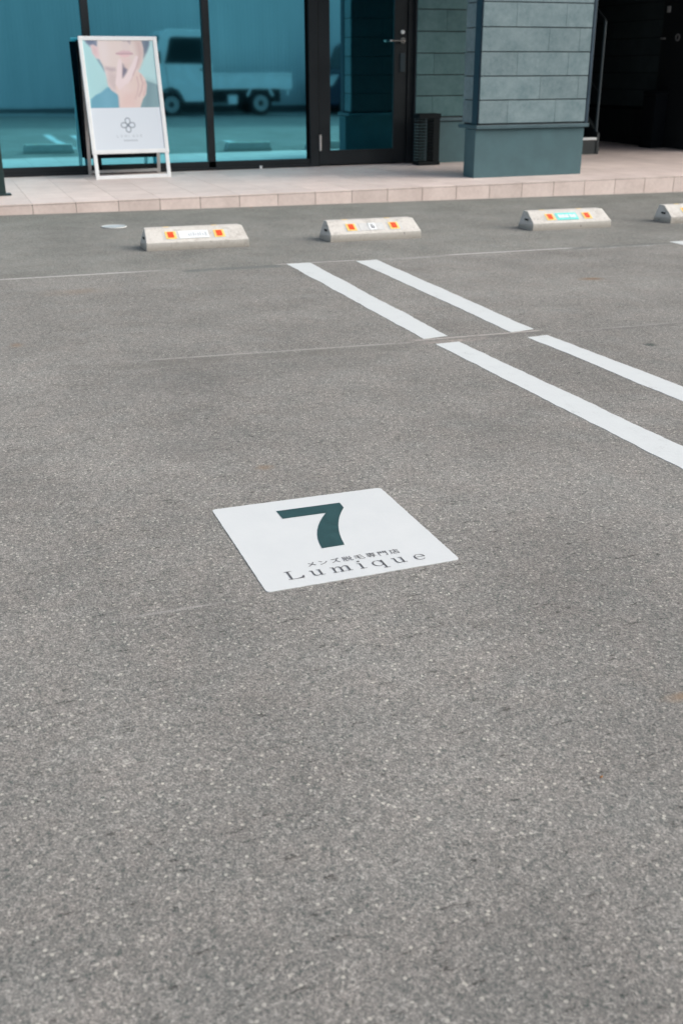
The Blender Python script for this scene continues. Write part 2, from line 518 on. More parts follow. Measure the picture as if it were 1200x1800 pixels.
tiles = []
x = X_J - 12 * PITCH
while x < 11.5:
    # riser tile, edge tile, then field tiles
    tiles.append(((x + .0022, Y_F, -0.20), (x + PITCH - .0022, Y_F + .012, PZ - .0125), 0.0015))
    tiles.append(((x + .0018, Y_F - .001, PZ - .010), (x + PITCH - .0018, Y_F + PITCH - .004, PZ), 0.0025))
    y = Y_F + PITCH
    while y < (16.0 if x > 5.4 else 10.6):
        tiles.append(((x + .0013, y + .0013, PZ - .010), (x + PITCH - .0013, y + PITCH - .0013, PZ), 0.0012))
        y += PITCH
    x += PITCH
plat = toned(tiles, 'tiled_platform', MAT['tile'])
tag(plat, 'raised walkway of pale pinkish beige tiles in front of the shop', kind='structure')
g = MB()
g.box((X_J - 12 * PITCH, Y_F + .008, -0.3), (11.7, 16.4, PZ - .0025))
bed = g.build('platform_bed', MAT['grout'])
g = MB(); g.box((X_J - 12 * PITCH, Y_F + .0045, -0.3), (11.7, Y_F + .0075, PZ - .004))
tag(g.build('riser_joint_mortar', MAT['riserjoint']), kind='structure')
tag(bed, 'grout bed under the walkway tiles', kind='structure')

# ================================================================= THE SHOP BUILDING
B = empty('shop_building', (3.5, 10.4, PZ))
tag(B, 'dark glass fronted shop building with blue grey ceramic siding and recessed entrance', 'building')
BO = (3.5, 10.4, PZ)
YF, YG = 10.33, 10.37     # frame face, glass plane


def bp(mb, name, mat, parent=None):
    return mb.build(name, MAT[mat], parent or B)


# window wall, three panes left of the door
for x0, x1 in ((-1.9, 0.42), (0.42, 1.435), (1.435, 2.53), (2.53, 3.535)):
    wn = MB(BO)
    wn.box((x0 - .034, YF, PZ + .078), (x0 + .034, YF + .12, 2.75), .003)
    wn.box((x0 + .034, YF + .004, PZ + .004), (x1 - .034 if x1 < 3.5 else x1 - .002, YF + .11, PZ + .078), .003)
    wn.box((x0 + .034, YF + .004, 2.68), (x1 - .034 if x1 < 3.5 else x1 - .002, YF + .11, 2.75), .003)
    wo_ = bp(wn, 'window', 'frame')
    gl = MB(BO)
    gl.box((x0 + .030, YG, PZ + .07), (x1 - .030, YG + .012, 2.69))
    bp(gl, 'pane', 'glass', wo_)
# low sill rail under all panes
g = MB(BO)
g.box((-1.93, YF - .012, PZ - .002), (3.53, YF + .08, PZ + .024), .003)
bp(g, 'sill_rail', 'frame')

# door
dr = MB(BO)
dr.box((3.533, YF - .005, PZ), (3.622, YF + .13, 2.75), .003)          # hinge side jamb
dr.box((4.575, YF - .005, PZ), (4.648, YF + .13, 2.75), .003)          # lock side jamb
dr.box((3.622, YF - .002, 2.16), (4.575, YF + .12, 2.75), .003)
door_frame = bp(dr, 'door_frame', 'frame')
dl = MB(BO)
dl.box((3.628, YF + .008, PZ + .012), (3.752, YF + .05, 2.15), .004)
dl.box((4.432, YF + .008, PZ + .012), (4.570, YF + .05, 2.15), .004)
dl.box((3.752, YF + .010, PZ + .012), (4.432, YF + .05, PZ + .150), .004)
dl.box((3.752, YF + .010, 2.03), (4.432, YF + .05, 2.15), .004)
door = bp(dl, 'door', 'frame')
g = MB(BO); g.box((3.745, YG - .012, PZ + .14), (4.44, YG, 2.04)); bp(g, 'door_glass', 'glass', door)
g = MB(BO)
g.tube((4.515, YF + .008, 1.215), (4.515, YF - .012, 1.215), .027, n=20)
g.tube((4.515, YF - .012, 1.215), (4.515, YF - .060, 1.215), .010)
g.tube((4.525, YF - .056, 1.215), (4.375, YF - .056, 1.213), .009)
g.tube((4.38, YF - .056, 1.213), (4.362, YF - .045, 1.213), .009)
bp(g, 'lever_handle', 'chrome', door)
g = MB(BO); g.tube((4.515, YF + .008, 1.292), (4.515, YF - .012, 1.292), .020, .017, n=20); bp(g, 'lock_cylinder', 'nosing', door)
g = MB(BO); g.box((4.493, YF - .003, .93), (4.545, YF + .009, 1.10), .003); bp(g, 'keypad_plate', 'bluewire', door)
g = MB(BO); g.tube((3.638, YF - .004, .205), (3.638, YF - .004, .355), .012, n=12); bp(g, 'pivot_hinge', 'greymetal', door)
g = MB(BO); g.box((2.995, YF - .03, PZ + .001), (3.02, YF - .013, PZ + .028), .004); bp(g, 'door_stop', 'white')


# siding walls: courses of boards with a shadow gap
def courses(x0, x1, y, z0, z1, pitch, joints, thick=.016, axis='y', sign=-1, skew=0.0):
    """boards on a wall face at y (facing sign*Y) or, for axis 'x', at x"""
    out = []; k = 0; z = z0
    while z < z1 - .01:
        cuts = [x0] + sorted(j for j in joints(k) if x0 + .05 < j < x1 - .05) + [x1]
        for a, b in zip(cuts[:-1], cuts[1:]):
            za, zb = z + .004, min(z + pitch, z1) - .004
            aa, bb_ = a + .0007, b - .0007
            if axis == 'y': out.append(((aa, y, za), (bb_, y - sign * thick, zb), .003))
            else: out.append(((y, aa, za), (y - sign * thick, bb_, zb), .003))
        z += pitch; k += 1
    return out


def off_tiles(tl, off):
    return [(tuple(Vector(a) - Vector(off)), tuple(Vector(b) - Vector(off)), c) for a, b, c in tl]


YW = 10.28
rng = random.Random(3)
jw = lambda k: [4.65 + rng.uniform(.1, .45) + i * .46 + .23 * (k % 2) for i in range(4)]
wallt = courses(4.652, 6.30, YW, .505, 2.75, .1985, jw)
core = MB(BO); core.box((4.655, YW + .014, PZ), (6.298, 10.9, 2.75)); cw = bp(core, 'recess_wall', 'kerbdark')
toned(off_tiles(wallt, BO), 'siding', MAT['siding_shaded'], cw)
g = MB(BO); g.box((4.650, YW + .004, PZ - .003), (6.304, YW + .04, .455), .003); bp(g, 'plinth', 'plinth', cw)
g = MB(BO); g.box((4.650, YW - .016, .463), (6.31, YW + .02, .495), .003); bp(g, 'flashing', 'cap', cw)

# pillar
PX0, PX1, PY0, PY1 = 4.512, 5.612, 8.63, 8.95
jp = [[4.98], [5.375], [4.92], [5.30], [4.85], [5.25], [5.36], [4.97], [5.42], [5.1], [4.9]]
pil_core = MB(BO); pil_core.box((PX0 + .016, PY0 + .014, .47), (PX1 - .012, PY1 - .014, 2.75)); pil = bp(pil_core, 'pillar', 'kerbdark')
pt = courses(PX0, PX1 - .022, PY0, .508, 2.75, .1937, lambda k: [[4.79, 5.27], [5.10, 5.49], [4.86, 5.37], [5.16, 5.47], [4.83, 5.32], [5.08], [4.95, 5.4]][k % 7])
pt += courses(PY0 + .13, PY1 - .002, PX0, .508, 2.75, .1937, lambda k: [], axis='x')
pt += courses(PY0 + .03, PY1 - .03, PX1, .508, 2.75, .1937, lambda k: [], axis='x', sign=1)
toned(off_tiles(pt, BO), 'siding', MAT['siding'], pil)
g = MB(BO)
g.box((PX0 - .007, PY0 + .022, .500), (PX0 + .010, PY0 + .125, 2.75), .003)
g.box((PX1 - .020, PY0 - .005, .500), (PX1 + .010, PY0 + .028, 2.75), .003)
bp(g, 'corner_trim', 'trim', pil)
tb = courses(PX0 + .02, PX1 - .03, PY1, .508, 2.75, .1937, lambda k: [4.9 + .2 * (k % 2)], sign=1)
toned(off_tiles(tb, BO), 'rear_siding_shaded', MAT['siding_blk_shade'], pil)  # pillar's unlit back: its shade is put into the board colour
g = MB(BO); g.box((PX0 - .022, PY0 + .012, PZ - .002), (PX1 - .014, PY0 + .215, .462), .003); bp(g, 'plinth', 'plinth', pil)
g = MB(BO); g.box((PX0 - .03, PY0 - .018, .466), (PX1 + .016, PY1 + .02, .497), .004); bp(g, 'flashing', 'cap', pil)

# upper storey over the entrance, and the wall over the windows
g = MB(BO); g.box((4.30, 8.55, 2.765), (12.5, 16.4, 4.8), .01); bp(g, 'upper_storey', 'upper')
g = MB(BO); g.box((4.32, 8.56, 2.75), (12.48, 16.3, 2.764)); bp(g, 'soffit', 'soffit')
g = MB(BO); g.box((-6, YF + .02, 2.755), (4.295, 16.4, 4.8), .01); bp(g, 'front_wall', 'upper')
g = MB(BO); g.box((-6, YF + .03, -.1), (-1.94, 10.9, 2.752), .01); bp(g, 'end_wall', 'plinth')
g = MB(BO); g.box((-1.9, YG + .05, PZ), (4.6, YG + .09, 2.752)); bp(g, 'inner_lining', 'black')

# covered passage on the right
sw = MB(BO); sw.box((8.466, 10.42, PZ - .05), (8.9, 15.8, 2.75)); side = bp(sw, 'passage_wall', 'black')
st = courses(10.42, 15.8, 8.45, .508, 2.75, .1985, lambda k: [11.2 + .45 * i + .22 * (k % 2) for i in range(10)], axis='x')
toned(off_tiles(st, BO), 'siding', MAT['siding_blk_shade'], side)
g = MB(BO); g.box((8.446, 10.42, PZ - .002), (8.47, 15.8, .47), .003); bp(g, 'plinth', 'tread', side)
g = MB(BO); g.box((6.0, 15.8, PZ), (8.9, 16.0, 2.75)); bp(g, 'passage_end_wall', 'black')
g = MB(BO); g.box((6.26, 10.905, PZ), (6.30, 15.8, 2.75)); bp(g, 'stair_wall', 'black')
g = MB(BO); g.box((8.9, 10.45, -.1), (12.4, 10.8, 2.75)); bp(g, 'corner_wall', 'black')
# side door in the passage wall; its small fittings stand in for reflections
sdm = MB(BO); sdm.box((8.430, 10.55, PZ + .005), (8.452, 11.50, 2.1), .004); sdo = bp(sdm, 'side_door', 'frame', None)
g = MB(BO); g.box((8.419, 11.375, 1.565), (8.431, 11.435, 1.635), .003); bp(g, 'reflection_plate', 'plategrey', sdo)
for yy in (11.425, 11.475):
    g = MB(BO); g.tube((8.431, yy, 1.286), (8.405, yy, 1.286), .010); bp(g, 'reflection_dot', 'rim', sdo)
g = MB(BO); g.torus((8.415, 11.17, 1.29), (1, 0, 0), .034, .007); bp(g, 'reflection_ring', 'rim', sdo)

# ================================================================= THINGS ON THE WALKWAY
# staircase
SX0, SX1, SY = 6.32, 7.112, 10.66
S = empty('staircase', (7.0, SY, PZ))
tag(S, 'dark steel staircase with a pale first nosing, behind the siding pillar', 'staircase')
SO = (7.0, SY, PZ)
g = MB(SO)
for k in range(8):
    g.box((SX0, SY + k * .27, PZ + (0 if k == 0 else k * .17)), (SX1 - .03, SY + (k + 1) * .27 - .001, PZ + (k + 1) * .17 - .006))
g.build('steps', MAT['tread'], S)
g = MB(SO); g.box((SX0, SY - .012, PZ + .155), (SX1 - .034, SY + .05, PZ + .180), .003); g.build('nosing', MAT['nosing'], S)
g = MB(SO)
g.prism([(SY - .01, PZ), (SY - .01, PZ + .22), (SY + .05, PZ + .26), (SY + 2.16, PZ + 1.59), (SY + 2.16, PZ + 1.30), (SY + .12, PZ)], 'x', SX1 - .030, SX1, .002)
g.build('stringer', MAT['tread'], S)
g = MB(SO)
g.tube((SX1 - .035, SY + .02, .30), (SX1 - .035, SY + .02, 1.43), .017, n=12)
g.build('newel_post', MAT['bluewire'], S)
for k, zz in enumerate((1.44, .70, .33)):
    g = MB(SO)
    g.tube((SX1 - .035, SY + .02, zz), (SX1 - .035, SY + 2.1, zz + 1.31), .013 if k == 0 else .008, n=12)
    g.build('handrail' if k == 0 else 'rail', MAT['tread'], S)

# slim black bin in the passage
bn = empty('ash_bin', (8.31, 11.32, PZ))
tag(bn, 'slim black upright bin against the dark passage wall', 'bin')
BNO = (8.33, 11.12, PZ)   # drawn here, stands at the empty
g = MB(BNO); g.box((8.24, 11.0, PZ), (8.42, 11.25, PZ + .60), .012); g.build('body', MAT['backboard'], bn)
g = MB(BNO); g.box((8.235, 10.995, PZ + .603), (8.425, 11.255, PZ + .645), .012); g.build('lid', MAT['backboard'], bn)

# umbrella stand: dark wire cage with a solid base
us = empty('umbrella_stand', (4.700, 10.11, PZ))
tag(us, 'dark wire umbrella stand beside the shop door', 'umbrella stand')
UO = (4.700, 10.11, PZ)
cx, cy = UO[0], UO[1]
hw, hd = .108, .075


def rect_ring(mb, z, h, t, grow=0.0):
    a, b = hw + grow, hd + grow
    mb.box((cx - a, cy - b, z), (cx + a, cy - b + t, z + h), .001)
    mb.box((cx - a, cy + b - t, z), (cx + a, cy + b, z + h), .001)
    mb.box((cx - a, cy - b + t + .0005, z), (cx - a + t, cy + b - t - .0005, z + h), .001)
    mb.box((cx + a - t, cy - b + t + .0005, z), (cx + a, cy + b - t - .0005, z + h), .001)


g = MB(UO); rect_ring(g, .500, .045, .014, .010); g.build('rim', MAT['black'], us)
g = MB(UO); g.box((cx - hw - .012, cy - hd - .012, PZ), (cx + hw + .012, cy + hd + .012, PZ + .035), .006); g.build('base_tray', MAT['black'], us)
g = MB(UO)
for i in range(14):
    z = PZ + .055 + i * .029
    for s_ in (-1, 1):
        g.tube((cx - hw, cy + s_ * hd, z), (cx + hw, cy + s_ * hd, z), .0042, n=6)
        g.tube((cx + s_ * hw, cy - hd, z), (cx + s_ * hw, cy + hd, z), .0042, n=6)
for i in range(9):
    xq = cx - hw + .001 + i * (2 * hw - .002) / 8
    for s_ in (-1, 1): g.tube((xq, cy + s_ * hd, PZ + .03), (xq, cy + s_ * hd, .50), .003, n=6)
g.build('wire_cage', MAT['black'], us)
g = MB(UO); g.box((cx + .040, cy - hd - .004, PZ + .036), (cx + hw + .004, cy + hd, .499), .004); g.build('side_panel', MAT['black'], us)
g = MB(UO); g.bar((cx - .045, cy - hd - .006, PZ + .036), (cx - .045, cy - hd - .006, .52), .010, .006, (0, 1, 0)); g.build('upright', MAT['bluewire'], us)

# steel post at the left edge
ps = empty('handrail_post', (.445, 8.79, PZ))
tag(ps, 'dark green steel post with a flat foot at the left end of the walkway', 'post')
PO = (.445, 8.79, PZ)
g = MB(PO); g.box((.425, 8.765, PZ + .01), (.490, 8.83, 1.05), .004); g.build('post', MAT['postgreen'], ps)
g = MB(PO); g.box((.385, 8.75, PZ), (.528, 8.845, PZ + .014), .004); g.build('foot_plate', MAT['postgreen'], ps)
g = MB(PO); g.box((-1.2, 8.77, 1.052), (.505, 8.825, 1.09), .006); g.build('handrail', MAT['postgreen'], ps)
g = MB(PO); g.box((-1.18, 8.765, PZ + .01), (-1.12, 8.83, 1.05), .004); g.build('post', MAT['postgreen'], ps)

# ================================================================= A-BOARD SIGN
AX0, AX1, AY, AL = 1.325, 2.015, 9.795, 1.215
tilt = math.atan2(.30, 1.165)
A = empty('sidewalk_sign', (AX0, AY, PZ))
tag(A, 'white framed A board sign with a portrait poster, standing before the shop window', 'sign board')
# local frame: x right, y = thickness (towards back), z = up along the leaning panel
XF = Matrix.Rotation(-tilt, 4, 'X')
W = AX1 - AX0


def apart(name, mat, fn, parent=None):
    g = MB(); g.xf = XF; fn(g)
    return g.build(name, MAT[mat] if isinstance(mat, str) else mat, parent or A)


Z0 = .218
T = .036


def frame_fn(g):
    g.box((0, 0, Z0), (T, .022, AL), .006)
    g.box((W - T, 0, Z0), (W, .022, AL), .006)
    g.box((T - .004, .0012, Z0), (W - T + .004, .0212, Z0 + T), .006)
    g.box((T - .004, .0012, AL - T), (W - T + .004, .0212, AL), .006)


fr = apart('poster_frame', 'white', frame_fn)


def legs_fn(g):
    g.box((.006, .004, 0), (.040, .020, Z0 + .005), .003)
    g.box((W - .040, .004, 0), (W - .006, .020, Z0 + .005), .003)
    g.box((.041, .005, .002), (W - .041, .019, .034), .003)


apart('front_legs', 'white', legs_fn)
apart('back_board', 'backboard', lambda g: g.box((T - .002, .016, Z0 + .02), (W - T + .002, .021, AL - .02)), fr)

# back leg frame, leaning the other way from the hinge at the top
g = MB()
top = XF @ Vector((0, .03, AL - .02))
by = .50
for xx in (.022, W - .022):
    g.bar((xx, top.y, top.z), (xx, by, .0), .030, .018, (0, 1, 0))
g.box((.038, by - .020, .012), (W - .038, by - .004, .040), .003)
g.box((.038, top.y + .035, .70), (W - .038, top.y + .10, .72), .003) if False else None
g.build('back_legs', MAT['greymetal'], A)
g = MB(); g.xf = Matrix.Translation((0, top.y, top.z)) @ Matrix.Rotation(math.atan2(by - top.y, top.z), 4, 'X')
g.box((-.016, .0105, -1.02), (W - .002, .0165, -.01)); g.build('rear_panel', MAT['backboard'], A)

# poster: flat printed sheet, colours stored per point of a fine grid
IN = (T - .002, W - T + .002, Z0 + T - .002, AL - T + .002)
PW = IN[1] - IN[0]; PH = IN[3] - IN[2]


def crop(px, py):
    """from the frame of the poster drawing (its own units) to u,v in 0..1"""
    v = (py - 150) / 1200.0
    l = 105 + 115 * v; r_ = 905 + 155 * v
    return ((px - l) / (r_ - l), v * 0.998)


def srgb(c): return tuple(((q / 255) / 12.92 if q / 255 < .04045 else ((q / 255 + .055) / 1.055) ** 2.4) for q in c)


ASP = PH / PW


def sdf(pts, u, v):
    """signed distance (negative inside), v scaled so both axes have equal units"""
    d = 1e9; ins = False; n_ = len(pts)
    y = v * ASP
    for i in range(n_):
        ax, ay = pts[i]; bx, by_ = pts[(i + 1) % n_]
        ay *= ASP; by_ *= ASP
        ex, ey = bx - ax, by_ - ay; wx, wy = u - ax, y - ay
        t = max(0, min(1, (wx * ex + wy * ey) / (ex * ex + ey * ey + 1e-12)))
        q = (wx - ex * t) ** 2 + (wy - ey * t) ** 2
        if q < d: d = q
        if (ay > y) != (by_ > y) and u < (bx - ax) * (y - ay) / (by_ - ay) + ax: ins = not ins
    d = math.sqrt(d)
    return -d if ins else d


def stroke_d(pts, u, v):
    d = 1e9; y = v * ASP
    for (ax, ay), (bx, by_) in zip(pts[:-1], pts[1:]):
        ay, by2 = ay * ASP, by_ * ASP
        ex, ey = bx - ax, by2 - ay; wx, wy = u - ax, y - ay
        t = max(0, min(1, (wx * ex + wy * ey) / (ex * ex + ey * ey + 1e-12)))
        d = min(d, (wx - ex * t) ** 2 + (wy - ey * t) ** 2)
    return math.sqrt(d)


C_ = lambda *p: [crop(*q) for q in p]
shapes = [  # (kind, points, colour, softness / half width, strength)
    ('p', C_((262, 352), (300, 345), (345, 420), (350, 490), (320, 440)), (118, 150, 168), .012, 1),
    ('p', C_((185, 790), (240, 745), (300, 720), (372, 665), (480, 640), (560, 800), (560, 895), (180, 895)), (104, 164, 186), .010, 1),
    ('p', C_((300, 740), (375, 670), (420, 720), (440, 895), (330, 895)), (118, 178, 200), .05, .5),
    ('p', C_((770, 560), (845, 598), (945, 628), (985, 660), (990, 895), (700, 895), (740, 760)), (130, 164, 172), .010, 1),
    ('p', C_((845, 598), (900, 620), (880, 895), (800, 895)), (108, 140, 150), .06, .6),
    ('p', C_((130, 140), (285, 140), (280, 230), (250, 225), (190, 215), (150, 180)), (112, 126, 150), .014, 1),
    ('p', C_((760, 140), (870, 140), (865, 200), (840, 270), (795, 345), (775, 250)), (104, 124, 144), .014, 1),
    # neck, face, ear
    ('p', C_((335, 430), (700, 430), (800, 560), (780, 820), (560, 860), (500, 745), (420, 690), (385, 640), (372, 560)), (222, 202, 206), .008, 1),
    ('p', C_((275, 140), (768, 140), (796, 230), (800, 300), (788, 380), (750, 470), (690, 520), (560, 530), (430, 500), (340, 440), (300, 370), (268, 300)), (224, 206, 206), .008, 1),
    ('p', C_((192, 205), (225, 195), (285, 225), (300, 355), (255, 345), (215, 290)), (224, 196, 202), .010, 1),
    ('p', C_((225, 225), (265, 245), (270, 310), (240, 290)), (212, 178, 186), .02, .7),
    ('p', C_((268, 150), (380, 150), (400, 300), (380, 420), (300, 350)), (230, 216, 222), .05, .6),
    ('p', C_((690, 150), (768, 150), (798, 300), (740, 450), (700, 420), (730, 300)), (202, 172, 174), .04, .8),
    ('p', C_((360, 440), (470, 452), (480, 480), (430, 490), (360, 462)), (176, 160, 168), .022, .8),
    ('p', C_((400, 500), (500, 520), (520, 700), (440, 690), (385, 600)), (200, 180, 184), .03, .7),
    # nose shadow, lips, chin
    ('p', C_((545, 140), (575, 160), (600, 150), (640, 185), (650, 150), (645, 140)), (150, 140, 156), .018, .8),
    ('p', C_((560, 190), (630, 190), (620, 240), (570, 240)), (216, 196, 204), .03, .5),
    ('p', C_((485, 290), (530, 268), (575, 258), (600, 264), (630, 262), (675, 292), (640, 300), (580, 298), (530, 300)), (214, 178, 190), .012, .95),
    ('p', C_((500, 298), (580, 300), (660, 298), (625, 328), (585, 336), (540, 325)), (228, 188, 196), .012, .95),
    ('s', C_((488, 294), (540, 298), (590, 296), (670, 296)), (186, 148, 162), .010, .8),
    ('p', C_((540, 345), (640, 345), (650, 380), (600, 400), (555, 380)), (226, 192, 196), .025, .6),
    ('p', C_((560, 400), (640, 400), (620, 470), (560, 500)), (218, 190, 190), .02, .7),
    # dark gap between the two fingers
    ('p', C_((562, 410), (575, 440), (610, 470), (600, 500), (572, 540), (548, 570), (545, 500)), (118, 116, 136), .014, .95),
    # hand
    ('p', C_((500, 560), (560, 570), (640, 520), (720, 490), (770, 510), (820, 570), (840, 640), (830, 740), (790, 800), (760, 895), (515, 895), (510, 780), (470, 660)), (224, 200, 198), .008, 1),
    ('p', C_((497, 400), (512, 352), (535, 350), (552, 400), (552, 560), (600, 620), (520, 700), (470, 620), (488, 500)), (232, 212, 218), .008, 1),
    ('p', C_((700, 318), (728, 316), (740, 350), (720, 430), (680, 530), (620, 620), (560, 640), (560, 580), (610, 500), (660, 420)), (234, 214, 220), .008, 1),
    ('s', C_((553, 400), (548, 560)), (196, 172, 180), .008, .6),
    ('s', C_((740, 350), (716, 440), (676, 530)), (200, 170, 176), .010, .75),
    ('s', C_((690, 500), (650, 600)), (212, 184, 190), .010, .5),
    ('s', C_((762, 530), (790, 620), (775, 700), (745, 760)), (202, 168, 172), .012, .8),
    ('s', C_((722, 550), (742, 640), (728, 720), (700, 790)), (206, 174, 178), .012, .7),
    ('s', C_((815, 600), (822, 680), (800, 750)), (210, 174, 178), .012, .7),
    ('p', C_((560, 700), (700, 720), (720, 895), (540, 895)), (222, 190, 190), .05, .7),
    ('p', C_((520, 640), (620, 620), (640, 700), (540, 740)), (230, 208, 212), .05, .7),
    ('s', C_((505, 760), (518, 895)), (206, 182, 190), .010, .7),
]
logo = []
lc = crop(612, 1080); pr = .098
for k in range(4):
    a0 = k * math.pi / 2
    pts = []
    for i in range(25):
        t = 2 * math.pi * i / 24
        rr = pr * .5 * (1 - math.cos(t)) * 1.0
        wv = pr * .34 * math.sin(t) * (0.6 + .4 * (1 - math.cos(t)) / 2) * 1.25
        ex, ey = rr, wv
        pts.append((lc[0] + ex * math.cos(a0) - ey * math.sin(a0), lc[1] + (ex * math.sin(a0) + ey * math.cos(a0)) / ASP))
    logo.append(('s', pts, (118, 130, 142), .0058, .95))
LET = {'L': [[(0, 0), (0, 1), (.6, 1)]], 'U': [[(0, 0), (0, .75), (.3, 1), (.6, .75), (.6, 0)]], 'M': [[(0, 1), (0, 0), (.4, .8), (.8, 0), (.8, 1)]],
       'I': [[(.1, 0), (.1, 1)]], 'Q': [[(.35, 0), (.7, .5), (.35, 1), (0, .5), (.35, 0)], [(.4, .75), (.7, 1.1)]], 'E': [[(.6, 0), (0, 0), (0, 1), (.6, 1)], [(0, .5), (.5, .5)]]}
lx, ly = crop(478, 1188)
for i, ch in enumerate('LUMIQUE'):
    for st_ in LET[ch]:
        logo.append(('s', [(lx + .056 * i + p[0] * .034, ly + p[1] * .020) for p in st_], (176, 188, 196), .0036, .75))
lx, ly = crop(560, 1243)
for i in range(8):
    x_ = lx + i * .0255
    logo.append(('s', [(x_, ly), (x_ + .014, ly + .004), (x_ + .004, ly + .011), (x_ + .016, ly + .011)], (150, 162, 172), .0034, .8))

nx, ny = 150, 205
vs, cols = [], []
split = crop(500, 888)[1]
for j in range(ny + 1):
    v = j / ny
    for i in range(nx + 1):
        u = i / nx
        vs.append((IN[0] + u * PW, .0085, IN[3] - v * PH))
        if v < split:
            c = [176 + 10 * u, 222 + 3 * u, 226 + 2 * u]
            c = [q * (1 - .03 * math.sin(3 * v)) for q in c]
            for kd, pts, cc, sf, amt in shapes:
                if cc[0] > 180: cc = (cc[0], min(255, cc[1] + 5), cc[2])
                d = sdf(pts, u, v) if kd == 'p' else stroke_d(pts, u, v) - sf
                sf2 = sf * 1.7
                a = max(0, min(1, .5 - d / (2 * sf2 if kd == 'p' else sf2)))
                a = a * a * (3 - 2 * a) * amt
                if a > 0: c = [p + (q - p) * a for p, q in zip(c, cc)]
        else:
            c = [216, 226, 234]
            for kd, pts, cc, sf, amt in logo:
                d = stroke_d(pts, u, v)
                if d < 3 * sf:
                    a = max(0, min(1, (sf - d) / sf * .5 + .5)) * amt if d < 2 * sf else 0
                    if a > 0: c = [p + (q - p) * a for p, q in zip(c, cc)]
        cols.append(srgb(c))
me = bpy.data.meshes.new('poster')
me.from_pydata([tuple(XF @ Vector(p)) for p in vs], [], [(j * (nx + 1) + i, j * (nx + 1) + i + 1, (j + 1) * (nx + 1) + i + 1, (j + 1) * (nx + 1) + i) for j in range(ny) for i in range(nx)])
ca = me.color_attributes.new('print', 'FLOAT_COLOR', 'POINT')
flat = []
for c in cols: flat += [c[0] * .97, c[1] * .97, c[2] * .97, 1]
ca.data.foreach_set('color', flat)
n = N('poster_print')
at = n.t.nodes.new('ShaderNodeAttribute'); at.attribute_name = 'print'
n.out(at.outputs['Color'], 0.32, 0, 0.5)
me.materials.append(n.m)
po = bpy.data.objects.new('poster', me); COL.objects.link(po); po.parent = A

# ================================================================= WHEEL STOPS
STL, STD = 0.622, 0.195
stop_prof = [(0, 0), (0, .046), (.006, .052), (.100, .111), (.108, .115), (.172, .115), (.180, .111), (STD - .004, .02), (STD, 0)]


def slope_pt(t):
    """point on the sloped face, t from lip (0) to top (1)"""
    return Vector((0, .006 + t * .094, .052 + t * .059))


SN = Vector((0, -.059, .094)).normalized()


def slope_quad(mb, xa, xb, ta, tb, lift, thick=.003):
    p = slope_pt(ta), slope_pt(tb)
    vs = []
    for l in (lift - thick, lift):
        for xx, q in ((xa, p[0]), (xb, p[0]), (xb, p[1]), (xa, p[1])):
            vs.append(Vector((xx, q.y, q.z)) + SN * l)
    mb.add(vs, [(0, 3, 2, 1), (4, 5, 6, 7), (0, 1, 5, 4), (1, 2, 6, 5), (2, 3, 7, 6), (3, 0, 4, 7)])


def make_stop():
    root = empty('wheel_stop')
    t = bmesh.new()
    A_ = []
    n_ = len(stop_prof)
    secs = []
    for s_, xi in ((0, 0.0), (1, 1.0)):
        row = []
        for (yy, zz) in stop_prof:
            inset = .014 * (zz / .115) ** 2 + (.010 if zz > .105 and yy > .12 else 0)
            xx = inset if s_ == 0 else STL - inset
            row.append(t.verts.new((xx, yy, zz)))
        secs.append(row)
    # extra sections for a slightly irregular casting
    t.faces.new(secs[0]); t.faces.new(secs[1][::-1])
    for i in range(n_):
        t.faces.new((secs[0][i], secs[0][(i + 1) % n_], secs[1][(i + 1) % n_], secs[1][i]))
    bmesh.ops.recalc_face_normals(t, faces=list(t.faces))
    g = MB(); g._merge(t, .003, 2)
    body = g.build('body', MAT['concrete'], root)
    # lifting slots at both ends
    for xx in (-.001, STL - .003):
        g = MB(); g.box((xx + .0, .075, .058), (xx + .004, .120, .070), .001)
        g.xf = None
        sl = g.build('lifting_slot', MAT['under'], root)
        sl.location.x = .0035 if xx < 0 else -.0035
    for u0 in (.125, .418):
        g = MB(); slope_quad(g, u0 - .012, u0 + .086, .10, .78, .0012, .001); pk = g.build('reflector_pocket', MAT['plategrey'], root)
        g = MB(); slope_quad(g, u0, u0 + .064, .16, .74, .004); yb = g.build('yellow_surround', MAT['yellow'], root)
        g = MB(); slope_quad(g, u0 + .014, u0 + .050, .24, .68, .0058); g.build('red_reflector', MAT['red'], yb)
        g = MB(); g.box((u0 + .008, .140, .1135), (u0 + .044, .160, .1162), .001); g.build('top_reflector', MAT['yellow'], root)
    return root


